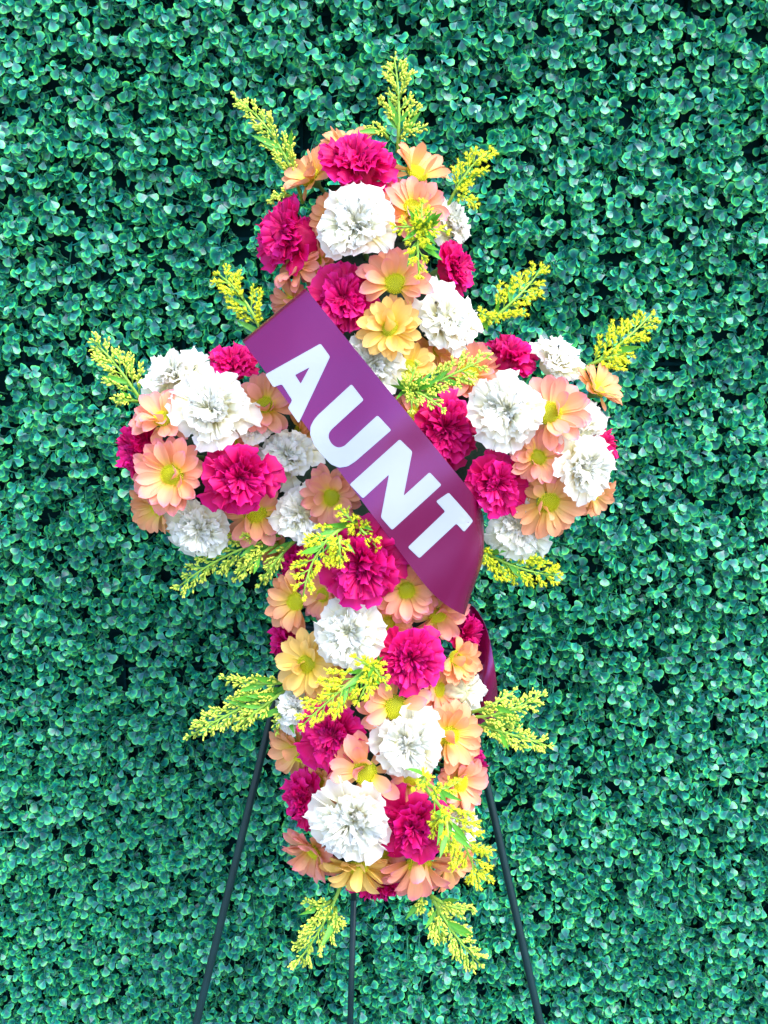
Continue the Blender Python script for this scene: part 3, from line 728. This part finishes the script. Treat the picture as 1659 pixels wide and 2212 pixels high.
goldenrod('broad leafy goldenrod sprig by the easel leg on the side of the golden daisy', [(650, 1470, -0.05, 408, 1592, -0.045, 0.03, 0.6), (640, 1470, -0.045, 484, 1464, -0.04, -0.03, 0.5), (620, 1490, -0.04, 515, 1570, -0.035, 0.04, 0.6), (625, 1500, -0.04, 598, 1575, -0.035, 0, 0.5)], False, 6, 1.05)
goldenrod('forked goldenrod sprig over the hanging ribbon tail', [(1000, 1560, -0.05, 1184, 1612, -0.04, -0.04, 0.6), (1005, 1550, -0.045, 1172, 1500, -0.035, 0.04, 0.6), (1015, 1540, -0.045, 1110, 1492, -0.04, 0, 0.5)], False, 5)
goldenrod('long goldenrod sprig trailing down over the dark crimson carnation to the foot', [(905, 1685, 0.024, 1035, 1912, -0.015, -0.06, 0.9), (920, 1690, 0.024, 988, 1690, 0.03, 0.1, 0.8), (945, 1760, 0.022, 935, 1775, 0.03, 0, 0.7), (962, 1760, 0.02, 970, 1835, 0.02, 0, 0.8), (905, 1685, 0.024, 898, 1700, 0.036, 0, 0.7)], True, 5)
goldenrod('goldenrod sprig hanging below the foot between the centre leg and slanted leg', [(740, 1905, -0.05, 640, 2082, -0.045, -0.02, 0.85), (715, 1945, -0.045, 662, 1948, -0.04, 0, 0.6), (725, 1960, -0.045, 738, 2000, -0.04, 0, 0.6)], False, 2)
goldenrod('goldenrod sprig hanging below the foot on the trailing sprig side', [(915, 1905, -0.05, 1036, 2082, -0.045, 0.02, 0.85), (925, 1930, -0.045, 1018, 1965, -0.04, 0, 0.6), (945, 1950, -0.045, 948, 2030, -0.04, 0, 0.7), (912, 1925, -0.045, 902, 1965, -0.04, 0, 0.5)], False, 2)

# ---------------------------------------------------------------- ribbon
RW = 0.038
def rz(x, y): return (x * 0.33068 + 521.2, y * 0.33068 + 619.9)      # measured on an enlarged view of the ribbon
def ribbon_w(u, v):
    """height of the band over the flower plane; u along, v across (0 = lower edge)"""
    return RW + 0.010 - 0.085 * (u - 0.48) ** 2 + 0.0018 * math.sin(u * 11 + v * 2.2) + 0.0008 * math.sin(u * 19 - v * 4)
LO = [rz(30, 385), rz(1160, 1896)]; UP = [rz(445, 40), rz(1470, 1298)]
def band_xy(u, v):
    lx = LO[0][0] + (LO[1][0] - LO[0][0]) * u; ly = LO[0][1] + (LO[1][1] - LO[0][1]) * u
    ux = UP[0][0] + (UP[1][0] - UP[0][0]) * u; uy = UP[0][1] + (UP[1][1] - UP[0][1]) * u
    if u > 1: ly -= 760 * (u - 1) ** 2
    return lx + (ux - lx) * v, ly + (uy - ly) * v
XF, RF = 992.0, 53.0              # where the band starts to bend round the side, bend radius (photo units)
def band_point(u, v, lift=0.0):
    """flat middle, rolled back at the upper end (u < 0), wrapped round the side of the cross (x > XF)"""
    if u < 0:
        x, y = band_xy(0, v); x1, y1 = band_xy(0.1, v); dx, dy = x - x1, y - y1; h = math.hypot(dx, dy); dx /= h; dy /= h
        arc = -u * 640; rr = 26.0; a = min(arc / rr, 2.0); ex = max(0, arc - 2.0 * rr)
        out = rr * math.sin(a) + ex * math.cos(2.0); dep = rr * (1 - math.cos(a)) + ex * math.sin(2.0)
        return pos(x + dx * out * 0.5, y + dy * out * 0.5, ribbon_w(0, v) - dep * PXM + lift)
    x, y = band_xy(u, v); w = ribbon_w(min(u, 1.15), v)
    q = min(max((y - 1185) / 150, 0), 1); XF_ = XF - 38 * q * q * (3 - 2 * q)
    if x > XF_:
        arc = (x - XF_); a = min(arc / RF, 2.2); ex = max(0, arc - 2.2 * RF)
        x = XF_ + RF * math.sin(a) + ex * math.cos(2.2); w -= (RF * (1 - math.cos(a)) + ex * math.sin(2.2)) * PXM
    return pos(x, y, w + lift)
rib_o = pos(790, 980, RW)
rib = thing('ribbon', 'wide plum satin ribbon sash lettered AUNT in white, slung across the cross', 'ribbon', Matrix.Translation(rib_o))
us = [-0.16 + 0.016 * k for k in range(10)] + list(np.linspace(0, 1.30, 64)); vs = np.linspace(0, 1, 14)
V = [band_point(u, v) - rib_o for u in us for v in vs]; UVs = [(v, u * 3) for u in us for v in vs]
bo = link('band', mesh('band', V, grid_faces(len(us), len(vs)), MAT['ribbon'], uv=UVs), rib)
so = bo.modifiers.new('solid', 'SOLIDIFY'); so.thickness = 0.0004; so.use_rim = False
# tail hanging behind the side of the stem
def tail():
    rows = [(1305, 1000, 1022), (1340, 1008, 1046), (1385, 1016, 1060), (1430, 1020, 1067), (1470, 1026, 1074), (1510, 1032, 1076), (1550, 1036, 1072), (1580, 1040, 1062)]
    v = []; uv = []
    for i, (y, x0, x1) in enumerate(rows):
        for j in range(9):
            s = j / 8
            v.append(pos(x0 - 22 + (x1 - x0 + 22) * s, y + 4 * math.sin(3 * s + i), -0.060 + 0.010 * math.sin(s * 6 + i * 0.9) - 0.006 * i * 0.2 + 0.006 * math.sin(i * 1.7 + s * 2)) - rib_o); uv.append((s, i * 0.1))
    o = link('tail', mesh('tail', v, grid_faces(len(rows), 9), MAT['ribbon'], uv=uv), rib)
    m = o.modifiers.new('solid', 'SOLIDIFY'); m.thickness = 0.0004
    m2 = o.modifiers.new('sub', 'SUBSURF'); m2.levels = 1; m2.render_levels = 1
tail()
LET = {
 'A': ([(518, 370), (580, 455), (375, 890), (305, 790), (333, 740), (265, 635), (210, 655), (157, 572)], [[(446, 525), (352, 575), (388, 632)]]),
 'U': ([(720, 635), (800, 738), (590, 930), (572, 955), (570, 985), (585, 1018), (610, 1042), (640, 1050), (672, 1040), (890, 838), (980, 935), (745, 1140), (695, 1172), (640, 1181), (585, 1158), (525, 1095), (475, 1030), (450, 965), (452, 912), (475, 868), (500, 838)], []),
 'N': ([(1035, 995), (1117, 1075), (1060, 1365), (1230, 1210), (1308, 1293), (985, 1588), (912, 1505), (965, 1225), (795, 1382), (708, 1290)], []),
 'T': ([(1355, 1343), (1520, 1528), (1455, 1600), (1405, 1545), (1163, 1772), (1088, 1700), (1332, 1467), (1272, 1400)], [])}
def rounded(poly, r):
    out = []
    n = len(poly)
    for i in range(n):
        p = Vector(poly[i]); a = Vector(poly[i - 1]); b = Vector(poly[(i + 1) % n])
        da = (a - p); db = (b - p); q = min(r, da.length * 0.4, db.length * 0.4)
        p1 = p + da.normalized() * q; p2 = p + db.normalized() * q
        for t in (0, 0.33, 0.67, 1): out.append(tuple(p1 * (1 - t) ** 2 + p * 2 * t * (1 - t) + p2 * t * t))
    return out
def to_uv(x, y):
    u, v = 0.5, 0.5
    for _ in range(12):
        bx, by = band_xy(u, v); e = 1e-3
        ux, uy = band_xy(u + e, v); vx, vy = band_xy(u, v + e)
        J = np.array([[(ux - bx) / e, (vx - bx) / e], [(uy - by) / e, (vy - by) / e]])
        du, dv = np.linalg.solve(J, [x - bx, y - by]); u += du; v += dv
    return u, v
for ch, (outer, holes) in LET.items():
    loops = [rounded(outer, 12)] + [rounded(h, 6) for h in holes]
    flat = [p for lp in loops for p in lp]
    tris = tessellate_polygon([[Vector((x, y, 0)) for x, y in lp] for lp in loops])
    bm = bmesh.new(); vv = [bm.verts.new((x, y, 0)) for x, y in flat]
    for t in tris:
        try: bm.faces.new([vv[i] for i in t])
        except ValueError: pass
    for _ in range(3):
        lg = [e for e in bm.edges if e.calc_length() > 60]
        if lg: bmesh.ops.subdivide_edges(bm, edges=lg, cuts=1); bmesh.ops.triangulate(bm, faces=bm.faces[:])
    for v in bm.verts:
        u, w = to_uv(*rz(v.co.x, v.co.y)); v.co = band_point(u, w, 0.0007) - rib_o
    bmesh.ops.recalc_face_normals(bm, faces=bm.faces)
    me = bpy.data.meshes.new('letter'); bm.to_mesh(me); bm.free(); me.materials.append(MAT['letter'])
    lo = link('letter', me, rib, label='white block letter ' + ch)
    sm = lo.modifiers.new('solid', 'SOLIDIFY'); sm.thickness = 0.0003; sm.offset = 0
